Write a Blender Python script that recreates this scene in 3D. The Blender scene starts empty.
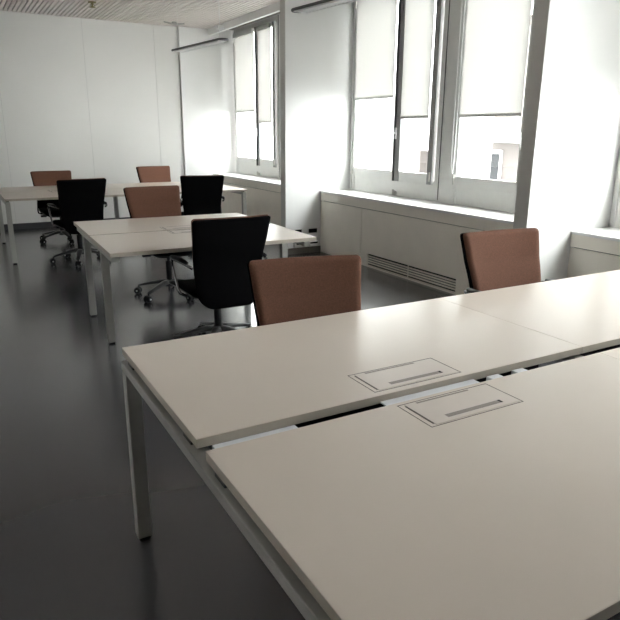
import bpy, bmesh, math, random
from mathutils import Vector, Matrix
random.seed(7)
C = bpy.context.scene.collection
PI = math.pi

# ------------------------------------------------------------------ materials
def mat(name, col, rough=.5, metal=0., spec=.5, noise=0., nscale=30., bump=0., bscale=400., rnoise=0., coat=0.):
    m = bpy.data.materials.new(name); m.use_nodes = True
    nt = m.node_tree; b = nt.nodes['Principled BSDF']
    b.inputs['Base Color'].default_value = (*col, 1)
    b.inputs['Roughness'].default_value = rough
    b.inputs['Metallic'].default_value = metal
    b.inputs['Specular IOR Level'].default_value = spec
    b.inputs['Coat Weight'].default_value = coat; b.inputs['Coat Roughness'].default_value = .22
    tc = nt.nodes.new('ShaderNodeTexCoord')
    if noise or rnoise:
        n = nt.nodes.new('ShaderNodeTexNoise'); n.inputs['Scale'].default_value = nscale
        n.inputs['Detail'].default_value = 5
        nt.links.new(tc.outputs['Object'], n.inputs['Vector'])
    if noise:
        r = nt.nodes.new('ShaderNodeValToRGB')
        r.color_ramp.elements[0].position = .3; r.color_ramp.elements[1].position = .7
        r.color_ramp.elements[0].color = (*[c * (1 - noise) for c in col], 1)
        r.color_ramp.elements[1].color = (*[min(1, c * (1 + noise)) for c in col], 1)
        nt.links.new(n.outputs['Fac'], r.inputs['Fac'])
        nt.links.new(r.outputs['Color'], b.inputs['Base Color'])
    if rnoise:
        mr = nt.nodes.new('ShaderNodeMapRange')
        mr.inputs['To Min'].default_value = rough - rnoise; mr.inputs['To Max'].default_value = rough + rnoise
        nt.links.new(n.outputs['Fac'], mr.inputs['Value'])
        nt.links.new(mr.outputs['Result'], b.inputs['Roughness'])
    if bump:
        n2 = nt.nodes.new('ShaderNodeTexNoise'); n2.inputs['Scale'].default_value = bscale
        nt.links.new(tc.outputs['Object'], n2.inputs['Vector'])
        bp = nt.nodes.new('ShaderNodeBump'); bp.inputs['Strength'].default_value = bump
        bp.inputs['Distance'].default_value = .002
        nt.links.new(n2.outputs['Fac'], bp.inputs['Height'])
        nt.links.new(bp.outputs['Normal'], b.inputs['Normal'])
    return m

M = dict(
    wall=mat('white_plaster', (.80, .80, .79), .75, noise=.015, nscale=3, bump=.05, bscale=150),
    wallback=mat('back_wall_panel_paint', (.68, .672, .65), .6, noise=.015, nscale=2),
    wallside=mat('left_wall_paint', (.80, .79, .77), .8, noise=.02, nscale=3),
    wallrear=mat('rear_wall_darkened', (.14, .135, .125), .8, noise=.02, nscale=3),  # unseen wall; the dimness behind the camera is put into its colour
    joint=mat('panel_joint', (.5, .5, .5), .8, noise=.02, nscale=40),
    ceil=mat('ceiling_slat', (.76, .70, .675), .55, noise=.03, nscale=8),
    ceilgap=mat('ceiling_gap', (.13, .115, .11), .9, noise=.05, nscale=8),
    floor=mat('grey_resin_floor', (.062, .063, .070), .22, noise=.03, nscale=1.2, spec=1.0, coat=.5),
    base=mat('dark_skirting', (.06, .06, .065), .5, noise=.05, nscale=20),
    cap=mat('grey_fin_cap_paint', (.60, .59, .56), .5, noise=.02, nscale=10),
    frame=mat('grey_window_paint', (.74, .74, .72), .42, noise=.02, nscale=12),
    framedark=mat('grey_sash_stile', (.26, .26, .255), .45, noise=.02, nscale=12),
    gasket=mat('dark_gasket', (.05, .05, .05), .6, noise=.05, nscale=30),
    skirt=mat('brown_grey_skirting', (.17, .155, .14), .5, noise=.04, nscale=20),
    cream=mat('cream_cabinet_paint', (.86, .81, .725), .5, noise=.02, nscale=6),
    sill=mat('white_sill_laminate', (.82, .82, .80), .35, noise=.01, nscale=6),
    cavity=mat('vent_cavity', (.015, .015, .014), .9, noise=.05, nscale=20),
    desk=mat('warm_white_laminate', (.65, .575, .505), .29, noise=.012, nscale=5, bump=.04, bscale=700, rnoise=.03),
    edge=mat('desk_edge_band', (.42, .38, .32), .5, noise=.02, nscale=30),
    steel=mat('light_grey_powder_coat', (.37, .365, .34), .45, noise=.02, nscale=20),
    flap=mat('flap_lid_coat', (.64, .57, .515), .34, noise=.02, nscale=20),
    brush=mat('flap_slot_brush', (.30, .265, .24), .8, noise=.1, nscale=200),
    jointline=mat('flap_shadow_joint', (.12, .105, .095), .8, noise=.05, nscale=100),
    tray=mat('white_tray_metal', (.74, .75, .78), .3, noise=.02, nscale=20),
    brown=mat('brown_wool', (.138, .066, .044), .9, noise=.16, nscale=160, bump=.5, bscale=900, spec=.2),
    black=mat('black_fabric', (.0025, .0025, .003), .95, noise=.2, nscale=200, bump=.3, bscale=900, spec=.06),
    plastic=mat('black_plastic', (.006, .006, .007), .5, spec=.3, noise=.1, nscale=60),
    chrome=mat('polished_metal', (.22, .22, .225), .2, metal=1., noise=.03, nscale=30),
    darkmetal=mat('base_grey_metal', (.035, .035, .037), .35, metal=.35, noise=.04, nscale=30),
    white=mat('white_plastic', (.78, .78, .77), .4, noise=.01, nscale=30),
    lampgrey=mat('lamp_grey_aluminium', (.13, .135, .14), .4, metal=.4, noise=.03, nscale=30),
    louvre=mat('lamp_louvre', (.82, .82, .82), .35, noise=.02, nscale=60),
    brass=mat('old_brass', (.28, .24, .13), .45, metal=.6, noise=.1, nscale=60),
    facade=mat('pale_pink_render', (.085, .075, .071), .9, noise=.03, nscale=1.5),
    facadewhite=mat('white_render', (.82, .81, .79), .9, noise=.02, nscale=1.5),
    facadewin=mat('facade_window_dark', (.03, .031, .033), .8, spec=.1, noise=.1, nscale=5),
    street=mat('street_asphalt', (.18, .18, .18), .9, noise=.1, nscale=3),
)
def glass_mat():
    m = bpy.data.materials.new('window_glass'); m.use_nodes = True; nt = m.node_tree
    nt.nodes.clear(); out = nt.nodes.new('ShaderNodeOutputMaterial')
    mix = nt.nodes.new('ShaderNodeMixShader'); lw = nt.nodes.new('ShaderNodeLayerWeight'); lw.inputs['Blend'].default_value = .5
    pw = nt.nodes.new('ShaderNodeMath'); pw.operation = 'POWER'; pw.inputs[1].default_value = 5.
    fr = nt.nodes.new('ShaderNodeMapRange'); fr.inputs['To Min'].default_value = .04; fr.inputs['To Max'].default_value = .9
    nt.links.new(lw.outputs['Facing'], pw.inputs[0]); nt.links.new(pw.outputs[0], fr.inputs['Value'])
    tr = nt.nodes.new('ShaderNodeBsdfTransparent'); tr.inputs['Color'].default_value = (.94, .96, .95, 1)
    gl = nt.nodes.new('ShaderNodeBsdfGlossy'); gl.inputs['Roughness'].default_value = .02
    nt.links.new(fr.outputs[0], mix.inputs[0]); nt.links.new(tr.outputs[0], mix.inputs[1])
    nt.links.new(gl.outputs[0], mix.inputs[2]); nt.links.new(mix.outputs[0], out.inputs[0]); return m
def blind_mat():
    m = bpy.data.materials.new('sheer_blind_fabric'); m.use_nodes = True; nt = m.node_tree
    nt.nodes.clear(); out = nt.nodes.new('ShaderNodeOutputMaterial')
    df = nt.nodes.new('ShaderNodeBsdfDiffuse'); df.inputs['Color'].default_value = (.80, .79, .77, 1)
    tl = nt.nodes.new('ShaderNodeBsdfTranslucent'); tl.inputs['Color'].default_value = (.55, .545, .53, 1)
    tr = nt.nodes.new('ShaderNodeBsdfTransparent')
    m1 = nt.nodes.new('ShaderNodeMixShader'); m1.inputs[0].default_value = .5
    m2 = nt.nodes.new('ShaderNodeMixShader')
    n = nt.nodes.new('ShaderNodeTexNoise'); n.inputs['Scale'].default_value = 60
    mr = nt.nodes.new('ShaderNodeMapRange'); mr.inputs['To Min'].default_value = .05; mr.inputs['To Max'].default_value = .08
    nt.links.new(n.outputs['Fac'], mr.inputs['Value']); nt.links.new(mr.outputs[0], m2.inputs[0])
    nt.links.new(df.outputs[0], m1.inputs[1]); nt.links.new(tl.outputs[0], m1.inputs[2])
    nt.links.new(m1.outputs[0], m2.inputs[1]); nt.links.new(tr.outputs[0], m2.inputs[2])
    nt.links.new(m2.outputs[0], out.inputs[0]); return m
M['glass'] = glass_mat(); M['blind'] = blind_mat()

# ------------------------------------------------------------------ mesh builder
class MB:
    def __init__(s): s.bm = bmesh.new()
    def box(s, x0, x1, y0, y1, z0, z1, bev=0., mi=0, seg=2):
        b = bmesh.new()
        bmesh.ops.create_cube(b, size=1)
        bmesh.ops.scale(b, vec=(abs(x1 - x0), abs(y1 - y0), abs(z1 - z0)), verts=b.verts)
        bmesh.ops.translate(b, vec=((x0 + x1) / 2, (y0 + y1) / 2, (z0 + z1) / 2), verts=b.verts)
        if bev: bmesh.ops.bevel(b, geom=list(b.edges), offset=bev, segments=seg, profile=.5, affect='EDGES')
        return s._add(b, mi)
    def _add(s, b, mi=0, smooth=False, mtx=None):
        if mtx is not None: bmesh.ops.transform(b, matrix=mtx, verts=b.verts)
        bmesh.ops.recalc_face_normals(b, faces=b.faces)
        for f in b.faces: f.material_index = mi; f.smooth = smooth
        me = bpy.data.meshes.new('tmp'); b.to_mesh(me); b.free(); s.bm.from_mesh(me); bpy.data.meshes.remove(me)
        return s
    def cyl(s, p0, p1, r0, r1=None, seg=20, mi=0, smooth=True):
        p0, p1 = Vector(p0), Vector(p1); d = p1 - p0
        b = bmesh.new()
        bmesh.ops.create_cone(b, cap_ends=True, segments=seg, radius1=r0, radius2=r0 if r1 is None else r1, depth=d.length)
        q = Vector((0, 0, 1)).rotation_difference(d.normalized()).to_matrix().to_4x4()
        s._add(b, mi, smooth, Matrix.Translation((p0 + p1) / 2) @ q); return s
    def tube(s, pts, r, seg=10, mi=0, rz=None):
        pts = [Vector(p) for p in pts]; b = bmesh.new(); rings = []
        up = Vector((0, 0, 1)); prev = None
        for i, p in enumerate(pts):
            t = ((pts[min(i + 1, len(pts) - 1)] - p).normalized() + (p - pts[max(i - 1, 0)]).normalized()).normalized()
            if prev is None:
                a = t.cross(up if abs(t.z) < .9 else Vector((1, 0, 0))).normalized()
            else:
                a = (prev - t * prev.dot(t)).normalized()
            prev = a; c = t.cross(a)
            rr = r[i] if isinstance(r, (list, tuple)) else r
            r2 = rr if rz is None else (rz[i] if isinstance(rz, (list, tuple)) else rz)
            rings.append([b.verts.new(p + a * (rr * math.cos(2 * PI * k / seg)) + c * (r2 * math.sin(2 * PI * k / seg))) for k in range(seg)])
        for A, B in zip(rings, rings[1:]):
            for k in range(seg): b.faces.new((A[k], A[(k + 1) % seg], B[(k + 1) % seg], B[k]))
        b.faces.new(rings[0]); b.faces.new(rings[-1][::-1])
        return s._add(b, mi, True)
    def grid(s, P, mi=0, close_uv=None):
        # P: list of rows of closed loops (each a list of points); lofted and capped
        b = bmesh.new(); R = [[b.verts.new(p) for p in row] for row in P]; n = len(R[0])
        for A, B in zip(R, R[1:]):
            for k in range(n): b.faces.new((A[k], A[(k + 1) % n], B[(k + 1) % n], B[k]))
        b.faces.new(R[0]); b.faces.new(R[-1][::-1])
        return s._add(b, mi, True)
    def done(s, name, mats, parent=None, loc=None, autosmooth=True):
        me = bpy.data.meshes.new(name); s.bm.to_mesh(me); s.bm.free()
        for m in (mats if isinstance(mats, (list, tuple)) else [mats]): me.materials.append(m)
        o = bpy.data.objects.new(name, me); C.objects.link(o)
        if parent: o.parent = parent
        if loc: o.location = loc
        return o

def empty(name, label, cat, loc=(0, 0, 0), rz=0, group=None, kind=None):
    o = bpy.data.objects.new(name, None); C.objects.link(o)
    o.location = loc; o.rotation_euler = (0, 0, rz); o.empty_display_size = .1
    if kind: o['kind'] = kind
    else: o['label'] = label; o['category'] = cat
    if group: o['group'] = group
    return o
def tag(o, label, cat, group=None):
    o['label'] = label; o['category'] = cat
    if group: o['group'] = group
    return o
def struct(o, label=None):
    o['kind'] = 'structure'
    if label: o['label'] = label
    return o
def B(name, m, parent, *a, **k):
    return MB().box(*a, **k).done(name, m, parent)
def copy_tree(o, parent=None):
    c = o.copy(); C.objects.link(c)
    if parent: c.parent = parent
    for ch in list(o.children): copy_tree(ch, c)
    return c

# ------------------------------------------------------------------ dimensions (metres)
ZC = 3.06            # ceiling
YB = 10.38           # back wall
XL, YN = -1.6, -2.4  # left wall, wall behind the camera
XF = 3.48            # ends of the fins
XS = 3.96            # front of the sill cabinets
XW = 4.39            # window plane
ZS = .762
FINS = [(10.335, 10.45), (6.67, 6.79), (3.01, 3.13), (-.65, -.53)]

# ------------------------------------------------------------------ setting
struct(B('floor', M['floor'], None, XL - .1, 4.6, YN - .1, YB + .15, -.1, 0), 'glossy dark grey resin floor')
# ceiling: slats with dark gaps
mb = MB(); mb.box(XL - .1, 4.6, YN - .1, YB + .15, ZC + .03, ZC + .12, mi=1)
x = XL
while x < XS - .02:
    mb.box(x, min(x + .040, XS), YN, YB, ZC, ZC + .02); x += .058
struct(mb.done('ceiling', [M['ceil'], M['ceilgap']]), 'ceiling of narrow pale metal slats')
# back wall: panels with joints
mb = MB(); mb.box(XL - .1, 4.6, YB + .008, YB + .12, 0, ZC + .03, mi=1)
xs = [XL - .1, -.41, .79, 2.00, 3.08, XF + .01]
for a, b in zip(xs, xs[1:]): mb.box(a + .002, b - .002, YB, YB + .01, 0, ZC + .03)
struct(mb.done('wall_back', [M['wallback'], M['joint']]), 'white panelled back wall')
struct(B('wall_left', M['wallside'], None, XL - .1, XL, YN, YB, 0, ZC + .03))  # unseen wall, set near and white to bounce light onto the cabinets
struct(B('wall_front', M['wallrear'], None, XL - .1, 4.6, YN - .1, YN, 0, ZC + .03))
mb = MB()
mb.box(XW + .02, XW + .25, YN, YB + .12, -.1, ZS - .02)
mb.box(XW + .02, XW + .25, YN, -.65, ZS - .02, ZC + .03)
mb.box(XW + .02, XW + .25, YN, YB + .12, ZC + .02, ZC + .3)
mb.box(XW + .10, XW + .26, YN - 12, YB + 12, ZC + .29, 11)  # unseen outer wall above and below, added to shade the facade opposite
mb.box(XW + .10, XW + .26, YN - 12, YB + 12, -9, -.09)
struct(mb.done('wall_right', M['wall']))
# fins between the windows
for i, (a, b) in enumerate(FINS):
    struct(B('wall_pier', M['wall'], None, XF, XW + .25, a, b, 0, ZC + .02), 'white pier between window bays')
    if i: struct(B('trim_%d' % i, M['cap'], None, XF - .006, XF, a, b, 0, ZC), 'grey end face of the pier')
    else: struct(B('trim_4', M['cap'], None, XF - .006, XF, a, YB, 0, ZC), 'grey profile on the back wall')
# bulkhead band in front of the window heads
for i, (a, b) in enumerate([(6.79, 10.30), (3.13, 6.67), (-.53, 3.01), (YN, -.65)]):
    struct(B('trim_%d' % (5 + i), M['wall'], None, XS, XS + .05, a, b, ZC - .10, ZC + .02), 'white bulkhead band')
struct(B('baseboard_back', M['base'], None, XL, XF - .012, YB - .012, YB, 0, .09))
struct(B('baseboard_left', M['base'], None, XL, XL + .012, YN, YB - .012, 0, .09))
struct(B('baseboard_front', M['base'], None, XL + .012, XW, YN, YN + .012, 0, .09))
for a, b in FINS[1:]:
    struct(B('baseboard_right', M['skirt'], None, XF, XS + .03, a - .012, a, 0, .075))

# ------------------------------------------------------------------ windows
def window(n, y0, y1, blind_z, label_pos, handles=True):
    """bay from y1 (far) down to y0 (near); layout measured from the far side"""
    w = empty('window_%d' % n, None, None, (XW, y1, 0), 0, kind='structure')
    w['label'] = 'grey framed window bay ' + label_pos
    L = y1 - y0
    def yy(d): return -d            # distance from the far pier
    T = ZC + .01
    # fixed frame
    mb = MB()
    for a, b in ((0, .10), (1.60, 1.93), (L - .12, L)):
        mb.box(0, .07, yy(a), yy(b), ZS, T, bev=.003)
    mb.box(.005, .065, yy(.10), yy(1.60), ZS, ZS + .20, bev=.003)
    mb.box(.005, .065, yy(1.93), yy(L - .12), ZS, ZS + .20, bev=.003)
    mb.box(.005, .065, yy(.10), yy(1.60), T - .09, T, bev=.003)
    mb.box(.005, .065, yy(1.93), yy(L - .12), T - .09, T, bev=.003)
    # raised bead on the wide post
    mb.box(-.004, .0, yy(1.665), yy(1.675), ZS + .02, T, mi=1)
    mb.box(-.006, .0, yy(1.83), yy(1.90), ZS + .02, T, bev=.003)
    mb.box(-.012, .02, yy(.02), yy(.05), ZS, T, bev=.003)
    mb.done('window_frame', [M['frame'], M['gasket']], w)
    # four sashes: (outer from, outer to)
    S = [(.085, .925, .035, .04), (.93, 1.57, .085, .075), (1.915, 2.765, .03, .05), (2.77, L - .10, .085, .075)]
    for k, (a, b, sl, sr) in enumerate(S):
        sm = MB(); z0, z1 = ZS + .17, T - .07; g0, g1 = 1.04, 2.95
        sm.box(-.02, .03, yy(a), yy(a + sl), z0, z1, bev=.002, mi=2 if k in (1, 3) else 0)
        sm.box(-.02, .03, yy(b - sr), yy(b), z0, z1, bev=.002, mi=2 if k in (1, 3) else 0)
        sm.box(-.016, .03, yy(a + sl), yy(b - sr), z0, g0, bev=.002)
        sm.box(-.016, .03, yy(a + sl), yy(b - sr), g1, z1, bev=.002)
        if k in (1, 3): sm.box(-.032, -.02, yy(a - .012), yy(a + .004), z0, z1, mi=1)
        if k in (0, 2): sm.box(-.031, -.02, yy(b - .012), yy(b), z0, z1, mi=1)
        sa = sm.done('sash', [M['frame'], M['gasket'], M['framedark']], w)
        B('pane', M['glass'], sa, .004, .010, yy(a + sl - .005), yy(b - sr + .005), g0 - .005, g1 + .005)
        # hinge barrels
        hm = MB(); hy = yy(b - .012) if k in (1, 3) else yy(a + .012)
        for z in (z0 + .03, z1 - .16): hm.cyl((-.036, hy, z), (-.036, hy, z + .10), .009, seg=10)
        hm.done('hinge', M['cap'], sa)
    # lever handles at the meeting stiles
    for yh in (.955, 2.795):
        hb = MB(); zc = 1.45
        hb.box(-.042, -.028, yy(yh - .012), yy(yh + .012), zc - .06, zc + .06, bev=.004)
        hb.tube([(-.045, yy(yh), zc), (-.07, yy(yh), zc + .01), (-.082, yy(yh - .012), zc - .02), (-.082, yy(yh - .02), zc - .08), (-.078, yy(yh - .012), zc - .13)],
                [.008, .008, .008, .007, .006], seg=8)
        hb.done('handle', M['louvre'], w)
    # small stay keepers on the bottom rail
    for yk in (.92, 2.76):
        kb = MB(); kb.box(-.026, 0., yy(yk), yy(yk + .05), ZS + .012, ZS + .055, bev=.003)
        kb.box(-.04, -.02, yy(yk + .01), yy(yk + .025), ZS + .02, ZS + .075, bev=.003)
        kb.done('stay', M['cap'], w)
    # roller blinds: one per sash, each a thing of its own
    names = ['widest far', 'narrow middle', 'wide near', 'narrow near']
    for k, (a, b, sl, sr) in enumerate(S):
        if n == 2 and k > 0: continue
        if n == 3 and k > 1: continue
        if n == 1 and k > 2: pass
        ya, yb = yy(a + sl + .004), yy(b - sr - .004)
        r = empty('roller_blind', BL[(n, k)], 'blind', (XW - .034, y1 + ya, 2.955), 0, 'sheer roller blinds in the windows')
        W = yb - ya; zb = blind_z[k] - 2.955
        cb = MB(); cb.box(-.03, .012, W, 0, -.03, .035, bev=.006); cb.done('cassette', M['frame'] if k % 2 == 0 else M['steel'], r)
        f = MB(); f.box(.004, .0055, W + .003, -.003, zb + .015, -.03); f.done('blind_fabric', M['blind'], r)
        f = MB(); f.box(-.004, .011, W + .002, -.002, zb, zb + .030, bev=.004); f.done('bottom_bar', M['sill'], r)
        if (n, k) == (1, 2):
            # hanging bead chain on the post at the far side of this blind
            ch = MB(); pts = []
            for i in range(13): pts.append((-.012, .06, -.02 - i * (1.80 / 12)))
            pts += [(-.012, .052, -1.85), (-.012, .04, -1.865), (-.012, .028, -1.85)]
            for i in range(13): pts.append((-.012, .02, -1.82 + i * (1.80 / 12)))
            ch.tube(pts, .0035, seg=6); ch.box(-.018, -.004, .03, .05, -1.885, -1.862, bev=.003)
            ch.done('pull_chain', M['white'], r)
    return w
BL = {(1, 0): 'sheer blind on the leftmost sash of the middle window, ending higher than its neighbours',
      (1, 1): 'sheer blind on the narrow second sash of the middle window, between two grey posts',
      (1, 2): 'sheer blind with a hanging pull chain, on the wide sash beside the near pier',
      (1, 3): 'sheer blind on the last sash of the middle window, mostly behind the near pier',
      (3, 0): 'sheer blind on the wide left sash of the farthest window',
      (3, 1): 'sheer blind on the narrow right sash of the farthest window',
      (2, 0): 'sheer blind on the nearest window at the right edge of the picture'}
window(1, 3.13, 6.67, {0: 1.825, 1: 1.60, 2: 1.60, 3: 1.6}, 'in the middle')
window(2, -.53, 3.01, {0: 1.7}, 'at the right edge')
window(3, 6.79, 10.30, {0: 1.765, 1: 1.59}, 'by the back wall')

# ------------------------------------------------------------------ cabinets under the windows
def cabinet(y0, y1, label, grille):
    r = empty('window_cabinet', label, 'cabinet', (XS, y1, 0), 0, 'low cream cabinets under the windows')
    L = y1 - y0 - .003; D = XW - XS
    B('sill_board', M['sill'], r, -.008, D + .015, -.0015, -L, ZS - .022, ZS, bev=.003)
    B('fascia', M['cream'], r, 0, .02, -.0015, -L, .645, ZS - .022, bev=.002)
    B('carcass', M['cavity'], r, .05, D - .01, -.003, -L, 0.0, ZS - .024)
    B('front_panel', M['cream'], r, .004, .022, -.003, -.905, .0, .638, bev=.0015)
    g = (1.04, 2.48)
    def panel_with_vent(a, b):
        mb = MB(); z0, z1 = .022, .150
        mb.box(.004, .022, -a, -b, z1, .638)
        mb.box(.004, .022, -a, -b, 0, z0)
        mb.box(.004, .022, -a, -g[0], z0, z1); mb.box(.004, .022, -g[1], -b, z0, z1)
        p = mb.done('front_panel', M['cream'], r)
        sl = MB(); n = 5; pitch = (z1 - z0) / n
        for i in range(1, n): sl.box(.002, .020, -g[0], -g[1], z0 + i * pitch - .007, z0 + i * pitch + .007, bev=.0015)
        sl.box(.010, .020, -(g[0] + g[1]) / 2 - .004, -(g[0] + g[1]) / 2 + .004, z0, z1)
        sl.done('vent_grille', M['cream'], p)
    if grille: panel_with_vent(.911, 2.62)
    else: B('front_panel', M['cream'], r, .004, .022, -.911, -2.62, 0, .638, bev=.0015)
    B('front_panel', M['cream'], r, .004, .022, -2.626, -L, 0, .638, bev=.0015)
    return r
cabinet(3.13, 6.67, 'low cream cabinet under the middle window, with a slotted vent grille at its foot', True)
cabinet(-.53, 3.01, 'low cream cabinet under the window at the right edge, behind the front desk', False)
cabinet(6.79, 10.30, 'low cream cabinet under the farthest window, beside the back row desk', False)

# sockets on the pier face
def socket(x0, x1, label):
    r = empty('wall_socket', label, 'socket', ((x0 + x1) / 2, FINS[1][0], .275), 0)
    w = (x1 - x0) / 2
    B('back_plate', M['white'], r, -w - .012, w + .012, -.008, 0, -.045, .045, bev=.003)
    B('socket_insert', M['plastic'], r, -w, w, -.014, -.008, -.026, .026, bev=.003)
socket(3.60, 3.69, 'black wall socket low on the white pier, left one, beyond the middle desk')
socket(3.79, 3.91, 'black wall socket low on the white pier, right one, next to the cream cabinet')
r = empty('cable_trunking', 'white wall trunking with dark slots above the pier skirting, beside the cream cabinet', 'trunking', (XF + .1, FINS[1][0], .085), 0)
B('trunking_cover', M['white'], r, 0, XS - XF - .11, -.03, 0, 0, .075, bev=.003)
for a, b in ((.03, .115), (.19, .33)): B('slot', M['plastic'], r, a, b, -.033, -.03, .032, .052)

# ------------------------------------------------------------------ desks
def desk(name_label, x0, ys, nx, mw, rot=0, inset=(.03, .03), legx=.02, tray=True, stub=False, mid=0.):
    """ys = (near, seam near edge, seam far edge, far)"""
    r = empty('bench_desk', name_label, 'desk', (x0, ys[0], 0), rot, 'white bench desks')
    Y = [v - ys[0] for v in ys]; L = nx * mw; T = .73; th = .026
    for i in range(nx):
        for (a, b, side) in ((Y[0], Y[1], -1), (Y[2], Y[3], 1)):
            top = MB().box(i * mw + (.0004 if i else 0), (i + 1) * mw - (.0004 if i < nx - 1 else 0), a, b, T - th, T, bev=.0014)
            for f in top.bm.faces:
                if abs(f.normal.z) < .3: f.material_index = 1
            d = top.done('desktop', [M['desk'], M['edge']], r)
            # cable flap let into the top beside the seam
            cx = (i + .5) * mw
            if side < 0: f0, f1 = b - .018 - .142, b - .018
            else: f0, f1 = a + .025, a + .025 + .142
            fb = MB(); z = T; w = .163; g = .0022
            fb.box(cx - w - g, cx - w, f0 - g, f1 + g, T - .004, z + .0005)                 # thin shadow joint
            fb.box(cx + w, cx + w + g, f0 - g, f1 + g, T - .004, z + .0005)
            fb.box(cx - w, cx + w, f0 - g, f0, T - .004, z + .0005)
            fb.box(cx - w, cx + w, f1, f1 + g, T - .004, z + .0005)
            fb.box(cx - w + .014, cx - w + .019, f0 + .012, f1 - .012, T - .004, z + .0007)
            fl = fb.done('flap_joint', M['jointline'], d)
            fb = MB()
            fb.box(cx - w + .019, cx + w - .004, f0 + .004, f1 - .003, T - .001, z + .0012, bev=.0005)
            fb.box(cx - w + .075, cx + w - .06, f0 + .022, f0 + .038, T, z + .0016, mi=1)
            fb.box(cx - w + .055, cx + w - .08, f1 - .014, f1 - .007, T, z + .0016, mi=1)
            fb.box(cx + w - .06, cx + w - .052, f0 + .022, f0 + .038, T, z + .0017, mi=2)
            fb.done('cable_flap', [M['flap'], M['brush'], M['cavity']], d)
    # steel frame
    zt = T - th - .014; bh = .032; lw = .05
    lx = [legx] + [i * mw - lw / 2 + mid for i in range(1, nx)] + [L - legx - lw]
    ly0, ly1 = inset[0], Y[3] - inset[1]
    for k, x in enumerate(lx):
        for a in (ly0, ly1 - lw):
            lg = MB(); lg.box(x, x + lw, a, a + lw, .012, zt - bh, bev=.003); lb = lg.done('leg', M['steel'], r)
            B('foot', M['plastic'], lb, x + .006, x + lw - .006, a + .006, a + lw - .006, 0, .014)
        bm_ = MB(); bm_.box(x, x + lw, min(ly0, .06), max(ly1, Y[3] - .02), zt - bh, zt, bev=.003)
        bm_.done('end_beam', M['steel'], r)
        for yy_ in (.10, Y[1] - .08, Y[2] + .08, Y[3] - .10):
            sp = MB(); sp.box(x + .014, x + lw - .008, yy_ - .03, yy_ + .03, zt, T - th)
            sp.done('spacer', M['darkmetal'], r)
    for yb in (Y[1] - .14, Y[2] + .10):
        for i in range(nx):
            B('rail', M['steel'], r, lx[i] + lw, lx[i + 1], yb, yb + .04, zt - bh + .002, zt - .002, bev=.002)
    if tray:
        for i in range(nx):
            cx = (i + .5) * mw
            tb = MB(); g0, g1 = Y[1] - .004, Y[2] - .012
            # light metal cover plate in the seam between the flaps, dark cable tray below
            tb.box(cx - .165, cx + .19, g0 + .006, g1 + .008, T - .022, T - .018)
            tb.box(cx - .165, cx + .19, g0 + .006, g0 + .010, T - .06, T - .022)
            tb.done('seam_cover', M['tray'], r)
            tb = MB(); a, b = .16, mw - .12; z0 = .60
            if i: a = .10
            tb.box(i * mw + a, i * mw + b, Y[1] - .08, Y[2] + .08, z0, z0 + .006)
            tb.box(i * mw + a, i * mw + b, Y[1] - .086, Y[1] - .08, z0, z0 + .06)
            tb.box(i * mw + a, i * mw + b, Y[2] + .08, Y[2] + .086, z0, z0 + .06)
            tb.done('cable_tray', M['plastic'], r)
            for px in (cx + .26, cx + .37):
                tb = MB(); tb.box(px - .02, px + .03, g0 + .014, g1 + .002, T - .036, T - .016, bev=.003)
                tb.done('seam_clip', M['tray'], r)
    if stub:
        tb = MB(); tb.box(lx[0] + lw, .27, Y[1] + .004, Y[2] - .002, T - .055, T - .024, bev=.002)
        tb.done('seam_bracket', M['tray'], r)
    return r
desk('large pale bench desk in the foreground, spanning the right side of the picture', .434, (.47, 1.25, 1.315, 2.075), 2, 1.422, rot=-.004, legx=-.012, stub=True)
a2 = -.032
d2 = desk('pale bench desk in the middle of the room, with one black and one brown chair', .790, (3.845, 4.600, 4.630, 5.40), 1, 1.44, rot=a2, inset=(.44, .30), legx=.018, tray=False)
d3 = desk('long pale bench desk farthest back, in front of the back wall', .491, (7.56, 8.37, 8.385, 9.20), 2, 1.44, legx=.0, tray=False, mid=.09)

# ------------------------------------------------------------------ office chairs
def back_loops(hw0, hw1, z0, z1, off0, off1, rt, rb, puff, nv=30, nu=18, inset=0.):
    """lofted slab following the backrest curve; off0..off1 thickness (towards the sitter is +y)"""
    rows = []
    zs = []
    for i in range(nv + 1):
        t = i / nv; t = .5 - .5 * math.cos(PI * t); zs.append(z0 + inset + (z1 - z0 - 2 * inset) * t)
    for z in zs:
        v = (z - z0) / (z1 - z0)
        hw = hw0 + (hw1 - hw0) * v ** .9 - inset
        dt, db = z1 - inset - z, z - z0 - inset
        if dt < rt: hw -= rt - math.sqrt(max(0, rt * rt - (rt - dt) ** 2))
        if db < rb: hw -= rb - math.sqrt(max(0, rb * rb - (rb - db) ** 2))
        # spine curve: forward at the lumbar, leaning back at the top
        yc = -.245 + .025 * math.sin(PI * min(1, max(0, (z - .36) / .42))) - .085 * max(0, (z - .56) / .38) ** 1.5
        th = min(1, math.sqrt(max(.0, min(dt, db) / puff))) if min(dt, db) < puff else 1
        th = max(th, .15)
        loop = []
        m = (off0 + off1) / 2; h = (off1 - off0) / 2
        for s in (1, -1):
            for k in range(nu + 1):
                u = -1 + 2 * k / nu
                if s < 0: u = -u
                uu = math.sin(u * PI / 2)
                x = uu * hw
                ed = hw - abs(x); e = 1 if ed > puff else max(.15, math.sqrt(ed / puff))
                yy = yc + .022 * (x / .25) ** 2 + m + s * h * min(th, e)
                loop.append((x, yy, z))
        rows.append(loop)
    return rows
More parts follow.
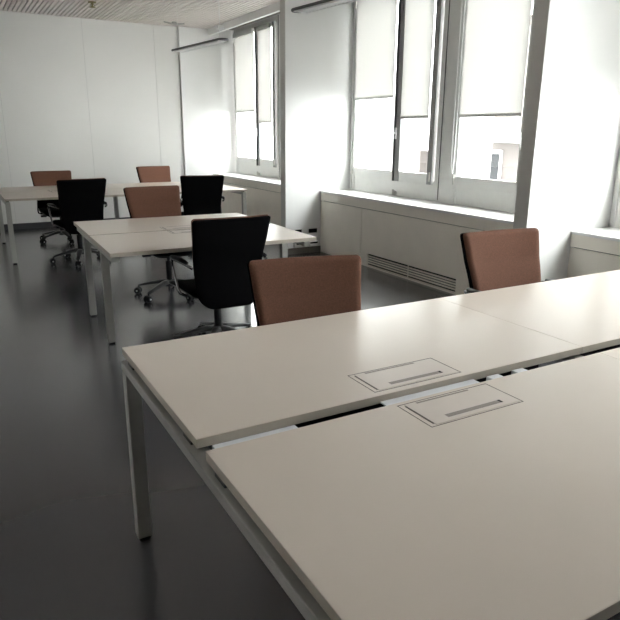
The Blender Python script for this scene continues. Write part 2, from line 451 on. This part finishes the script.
def make_chair():
    r = empty('office_chair', '', 'chair')
    # --- five star base
    h = MB(); h.cyl((0, 0, .085), (0, 0, .150), .040, .032, 24); h.done('base_hub', M['darkmetal'], r)
    for k in range(5):
        a = 2 * PI * k / 5 + math.radians(20); c, s = math.cos(a), math.sin(a)
        lg = MB()
        pts = [(c * q, s * q, z) for q, z in ((.020, .128), (.08, .126), (.16, .112), (.24, .094), (.30, .080))]
        lg.tube(pts, [.036, .034, .029, .023, .018], 12, rz=[.022, .020, .016, .013, .011])
        lg.done('base_leg', M['darkmetal'], r)
        cs = MB(); p = (c * .30, s * .30)
        cs.cyl((p[0], p[1], .045), (p[0], p[1], .078), .008, seg=10)
        t = Vector((-s, c, 0)); d = Vector((c, s, 0)); q = Vector((p[0], p[1], 0)) + d * .012
        cs.cyl(q - t * .008 + Vector((0, 0, .036)), q + t * .008 + Vector((0, 0, .036)), .026, seg=18)
        co = cs.done('caster', M['plastic'], r)
        for sg in (-1, 1):
            w = MB(); w.cyl(q + t * sg * .010 + Vector((0, 0, .030)), q + t * sg * .028 + Vector((0, 0, .031)), .031, .028 if sg > 0 else .031, 20)
            w.cyl(q + t * sg * .027 + Vector((0, 0, .030)), q + t * sg * .0295 + Vector((0, 0, .030)), .007, seg=10, mi=1)
            w.done('wheel', [M['plastic'], M['louvre']], co)
    g = MB(); g.cyl((0, 0, .11), (0, 0, .29), .027, .027, 20); g.cyl((0, 0, .27), (0, 0, .37), .014, .014, 16)
    g.done('gas_lift', M['plastic'], r)
    # --- mechanism
    m = MB(); m.box(-.075, .075, -.12, .10, .345, .392, bev=.012); m.box(-.03, .03, -.235, -.10, .350, .380, bev=.008)
    mo = m.done('tilt_mechanism', M['plastic'], r)
    l = MB(); l.cyl((.07, .06, .375), (.20, .06, .372), .007, seg=10); l.box(.19, .26, .04, .08, .358, .386, bev=.006)
    l.done('lever', M['plastic'], mo)
    # --- seat: shell and cushion as lofts from back to front
    def seat(zb, zt, hw, y0, y1, rr, drop):
        rows = []; n = 22
        for i in range(n + 1):
            t = .5 - .5 * math.cos(PI * i / n); y = y0 + (y1 - y0) * t; d = min(y - y0, y1 - y)
            w = hw - (rr - math.sqrt(max(0, rr * rr - (rr - d) ** 2)) if d < rr else 0)
            th = max(.2, min(1, math.sqrt(d / .03)))
            zd = -drop * max(0, (t - .72) / .28) ** 2
            loop = []
            for s in (1, -1):
                for k in range(17):
                    u = -1 + 2 * k / 16
                    if s < 0: u = -u
                    x = math.sin(u * PI / 2) * w; ed = w - abs(x); e = max(.2, min(1, math.sqrt(ed / .025)))
                    z = (zb + zt) / 2 + zd + s * (zt - zb) / 2 * min(th, e) + .008 * (x / hw) ** 2
                    loop.append((x, y, z))
            rows.append(loop)
        return rows
    MB().grid(seat(.383, .410, .225, -.20, .235, .09, .03)).done('seat_shell', M['plastic'], r)
    MB().grid(seat(.398, .452, .240, -.215, .255, .09, .03)).done('seat_cushion', M['black'], r)
    # --- back
    MB().grid(back_loops(.210, .266, .335, .930, -.030, .000, .020, .10, .012)).done('back_shell', M['black'], r)
    MB().grid(back_loops(.222, .264, .56, .935, -.010, .030, .022, .03, .016)).done('backrest', M['brown'], r)
    # --- armrests: pad and chrome loop
    for s in (-1, 1):
        p = MB(); p.tube([(s * .275, -.20, .648), (s * .280, -.10, .652), (s * .280, .02, .648), (s * .278, .09, .641)], [.014, .022, .022, .015], 12, rz=[.010, .012, .012, .010])
        po = p.done('armrest', M['plastic'], r)
        t = MB(); t.tube([(s * .252, -.245, .616), (s * .272, -.225, .631), (s * .279, -.18, .636), (s * .281, -.05, .634), (s * .281, .06, .628), (s * .281, .085, .606),
                          (s * .279, .055, .54), (s * .276, .0, .44), (s * .268, -.02, .408), (s * .235, -.03, .392), (s * .12, -.03, .388), (s * .05, -.03, .386)], .0095, 10)
        t.done('arm_tube', M['chrome'], po)
    return r
proto = make_chair()
STATIC = ('base_hub', 'base_leg', 'caster')
def place(o, bx, by, yaw, lift, label, group, turn=0.):
    """(bx,by): centre of the upper edge of the back; yaw = heading of the sitter from +Y; turn = swivel of the star base"""
    f = Vector((-math.sin(yaw), math.cos(yaw)))
    o.location = (bx + f.x * .315, by + f.y * .315, 0); o.rotation_euler = (0, 0, yaw)
    o['label'] = label; o['category'] = 'chair'; o['group'] = group
    for ch in o.children:
        n = ch.name.split('.')[0]
        if n in STATIC: ch.rotation_euler = (0, 0, turn); ch.location = (0, 0, 0)
        elif n == 'gas_lift': ch.location = (0, 0, lift)
        else: ch.location = (0, 0, lift)
R = math.radians
chairs = [
    # bx, by, yaw, lift, label, turn
    (1.338, 2.385, R(180 - 12), -.022, 'brown fabric office chair behind the front desk, left one of the two there', 0),
    (2.60, 2.44, R(180 - 5), .005, 'brown fabric office chair behind the front desk, nearest the window, turned slightly', 0),
    (1.502, 3.60, R(0), .005, 'black backed office chair at the near side of the middle desk, largest black chair', R(0)),
    (1.605, 5.76, R(180 + 5), .03, 'brown fabric office chair at the far side of the middle desk', R(10)),
    (1.235, 7.12, R(6), .02, 'black backed office chair at the back desk, seen left of the middle desk', R(12)),
    (2.63, 7.20, R(-10), .015, 'black backed office chair at the back desk, seen behind the middle desk', 0),
    (1.215, 9.30, R(180 + 4), -.012, 'brown fabric office chair by the back wall, leftmost chair in the picture', R(5)),
    (2.665, 9.42, R(180 + 8), .018, 'brown fabric office chair by the back wall, seen directly above another brown chair', 0),
]
all_ch = [proto] + [copy_tree(proto) for _ in chairs[1:]]
for o, (bx, by, yaw, lift, lab, turn) in zip(all_ch, chairs):
    place(o, bx, by, yaw, lift, lab, 'office chairs around the desks', turn)

# ------------------------------------------------------------------ pendant lamps
def lamp(p0, p1, label):
    p0, p1 = Vector(p0), Vector(p1); d = p1 - p0; L = d.length; ang = math.atan2(d.y, d.x)
    r = empty('pendant_lamp', label, 'lamp', p0, ang, 'linear pendant lamps')
    b = MB(); 
    # flat housing with rounded ends
    bm2 = bmesh.new(); w = .065; n = 12; pts = []
    for cx, s in ((w, 1), (L - w, -1)):
        for k in range(n + 1):
            a = PI / 2 + PI * k / n if s > 0 else -PI / 2 + PI * k / n
            pts.append((cx + w * math.cos(a), w * math.sin(a)))
    lo = [bm2.verts.new((x, y, 0)) for x, y in pts]; hi = [bm2.verts.new((x, y, .022)) for x, y in pts]
    bm2.faces.new(lo[::-1]); bm2.faces.new(hi)
    for i in range(len(pts)): j = (i + 1) % len(pts); bm2.faces.new((lo[i], lo[j], hi[j], hi[i]))
    bmesh.ops.bevel(bm2, geom=[e for e in bm2.edges if abs(e.verts[0].co.z - e.verts[1].co.z) < 1e-5], offset=.005, segments=2, affect='EDGES')
    b._add(bm2); b.done('lamp_housing', M['lampgrey'], r)
    lv = MB(); lv.box(.07, L - .07, -.055, .055, -.006, .004)
    for i in range(1, 24): lv.box(.10 + (L - .2) * i / 24 - .0015, .10 + (L - .2) * i / 24 + .0015, -.053, .053, -.012, -.006)
    for s in (-1, 1): lv.box(.10, L - .10, s * .053 - .002, s * .053 + .002, -.013, -.004)
    lv.done('louvre', M['louvre'], r)
    for x in (.14, L - .14):
        wi = MB(); wi.cyl((x, 0, .02), (x, 0, ZC - p0.z), .004 if x > L / 2 else .0015, seg=6)
        wi.cyl((x, 0, .02), (x, 0, .035), .007, seg=10)
        if x > L / 2: wi.box(x - .025, x + .025, -.04, .04, .13, .17, bev=.005)
        wo = wi.done('suspension_wire', M['louvre'], r)
    return r
lamp((2.76, 8.42, 2.45), (2.915, 7.04, 2.45), 'slim grey linear pendant lamp in front of the farthest window')
lamp((2.79, 5.18, 2.45), (2.94, 3.80, 2.45), 'slim grey linear pendant lamp cut by the top edge of the picture')

# small ceiling fittings
r = empty('ceiling_bracket', 'small pale bracket on the ceiling where the back wall meets the grey profile', 'bracket', (3.28, 9.95, ZC), 0)
b = MB(); b.cyl((0, 0, -.02), (0, 0, 0), .035, seg=20); b.tube([(-.16, 0, -.012), (-.08, 0, -.022), (0, 0, -.03), (.08, 0, -.022), (.16, 0, -.012)], .010, 8)
b.done('bracket_arm', M['steel'], r)
r = empty('sprinkler_head', 'small brass ceiling sprinkler at the top edge, left of the lamps', 'sprinkler', (1.90, 9.05, ZC + .001), 0)
b = MB(); b.cyl((0, 0, -.012), (0, 0, 0), .05, seg=20); b.done('escutcheon', M['brass'], r)
b = MB(); b.cyl((0, 0, -.06), (0, 0, -.012), .012, seg=12); b.cyl((0, 0, -.068), (0, 0, -.062), .040, seg=16)
for s in (-1, 1): b.tube([(s * .01, 0, -.02), (s * .028, 0, -.04), (s * .012, 0, -.062)], .004, 6)
b.done('deflector', M['brass'], r)

# ------------------------------------------------------------------ outside
G = -9.
struct(B('ground', M['street'], None, 4.8, 60, -30, 60, G - .2, G))
def facade_building(x0, x1, y0, y1, z1, label, wins, ledges, m):
    r = empty('apartment_building', label, 'building', (x0, y0, G))
    B('wall', m, r, 0, x1 - x0, 0, y1 - y0, 0, z1 - G)
    for (a, b, za, zb) in wins:
        w = MB(); w.box(-.06, 0, a - y0, b - y0, za - G, zb - G); wo = w.done('window', M['facadewhite'], r)
        B('window_pane', M['facadewin'], wo, -.075, -.05, a - y0 + .06, b - y0 - .06, za - G + .06, zb - G - .1)
    for (za, zb, o) in ledges:
        B('ledge', M['facadewhite'], r, -o, 0, -.0, y1 - y0 + .0, za - G, zb - G)
    return r
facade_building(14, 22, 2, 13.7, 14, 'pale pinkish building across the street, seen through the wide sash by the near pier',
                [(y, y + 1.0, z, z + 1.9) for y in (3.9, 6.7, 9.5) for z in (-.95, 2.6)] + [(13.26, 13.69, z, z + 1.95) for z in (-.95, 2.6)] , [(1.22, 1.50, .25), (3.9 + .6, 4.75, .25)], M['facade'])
facade_building(17.5, 18.0, 21.2, 22.1, .75, 'small pinkish rooftop block seen at the foot of the narrow window sash', [], [], M['facade'])

facade_building(24, 32, 13, 62, 7, 'added white building farther along the street, keeping the view through the left sashes white',  # added so the blown-out view stays white where ground would show
                [], [(3.2, 3.5, .2)], M['facadewhite'])

# ------------------------------------------------------------------ light
w = bpy.data.worlds.new('World'); bpy.context.scene.world = w; w.use_nodes = True
nt = w.node_tree; bg = nt.nodes['Background']
tc = nt.nodes.new('ShaderNodeTexCoord'); sx = nt.nodes.new('ShaderNodeSeparateXYZ'); rp = nt.nodes.new('ShaderNodeValToRGB')
nt.links.new(tc.outputs['Generated'], sx.inputs[0]); nt.links.new(sx.outputs['Z'], rp.inputs['Fac'])
rp.color_ramp.elements[0].color = (.88, .88, .88, 1); rp.color_ramp.elements[1].color = (1., 1., 1., 1)
rp.color_ramp.elements[0].position = 0; rp.color_ramp.elements[1].position = .6
nt.links.new(rp.outputs['Color'], bg.inputs['Color'])
bg.inputs['Strength'].default_value = 5.0

# ------------------------------------------------------------------ camera
cam = bpy.data.cameras.new('camera'); co = bpy.data.objects.new('camera', cam); C.objects.link(co)
cam.sensor_width = 36; cam.sensor_fit = 'HORIZONTAL'; cam.lens = 36 * 618.27 / 620; cam.clip_start = .02; cam.clip_end = 300
pi_, ya_, ro_ = R(15.993), R(29.823), R(.4055)
fw = Vector((math.sin(ya_) * math.cos(pi_), math.cos(ya_) * math.cos(pi_), -math.sin(pi_)))
rt = Vector((math.cos(ya_), -math.sin(ya_), 0)); up = rt.cross(fw)
r2 = rt * math.cos(ro_) + up * math.sin(ro_); u2 = -rt * math.sin(ro_) + up * math.cos(ro_)
mt = Matrix((r2, u2, -fw)).transposed().to_4x4(); mt.translation = (0, 0, 1.4486)
co.matrix_world = mt
sc = bpy.context.scene; sc.camera = co
sc.view_settings.view_transform = 'Standard'; sc.view_settings.look = 'None'
sc.view_settings.gamma = 1; sc.view_settings.use_curve_mapping = False
sc.view_settings.exposure = 2.45
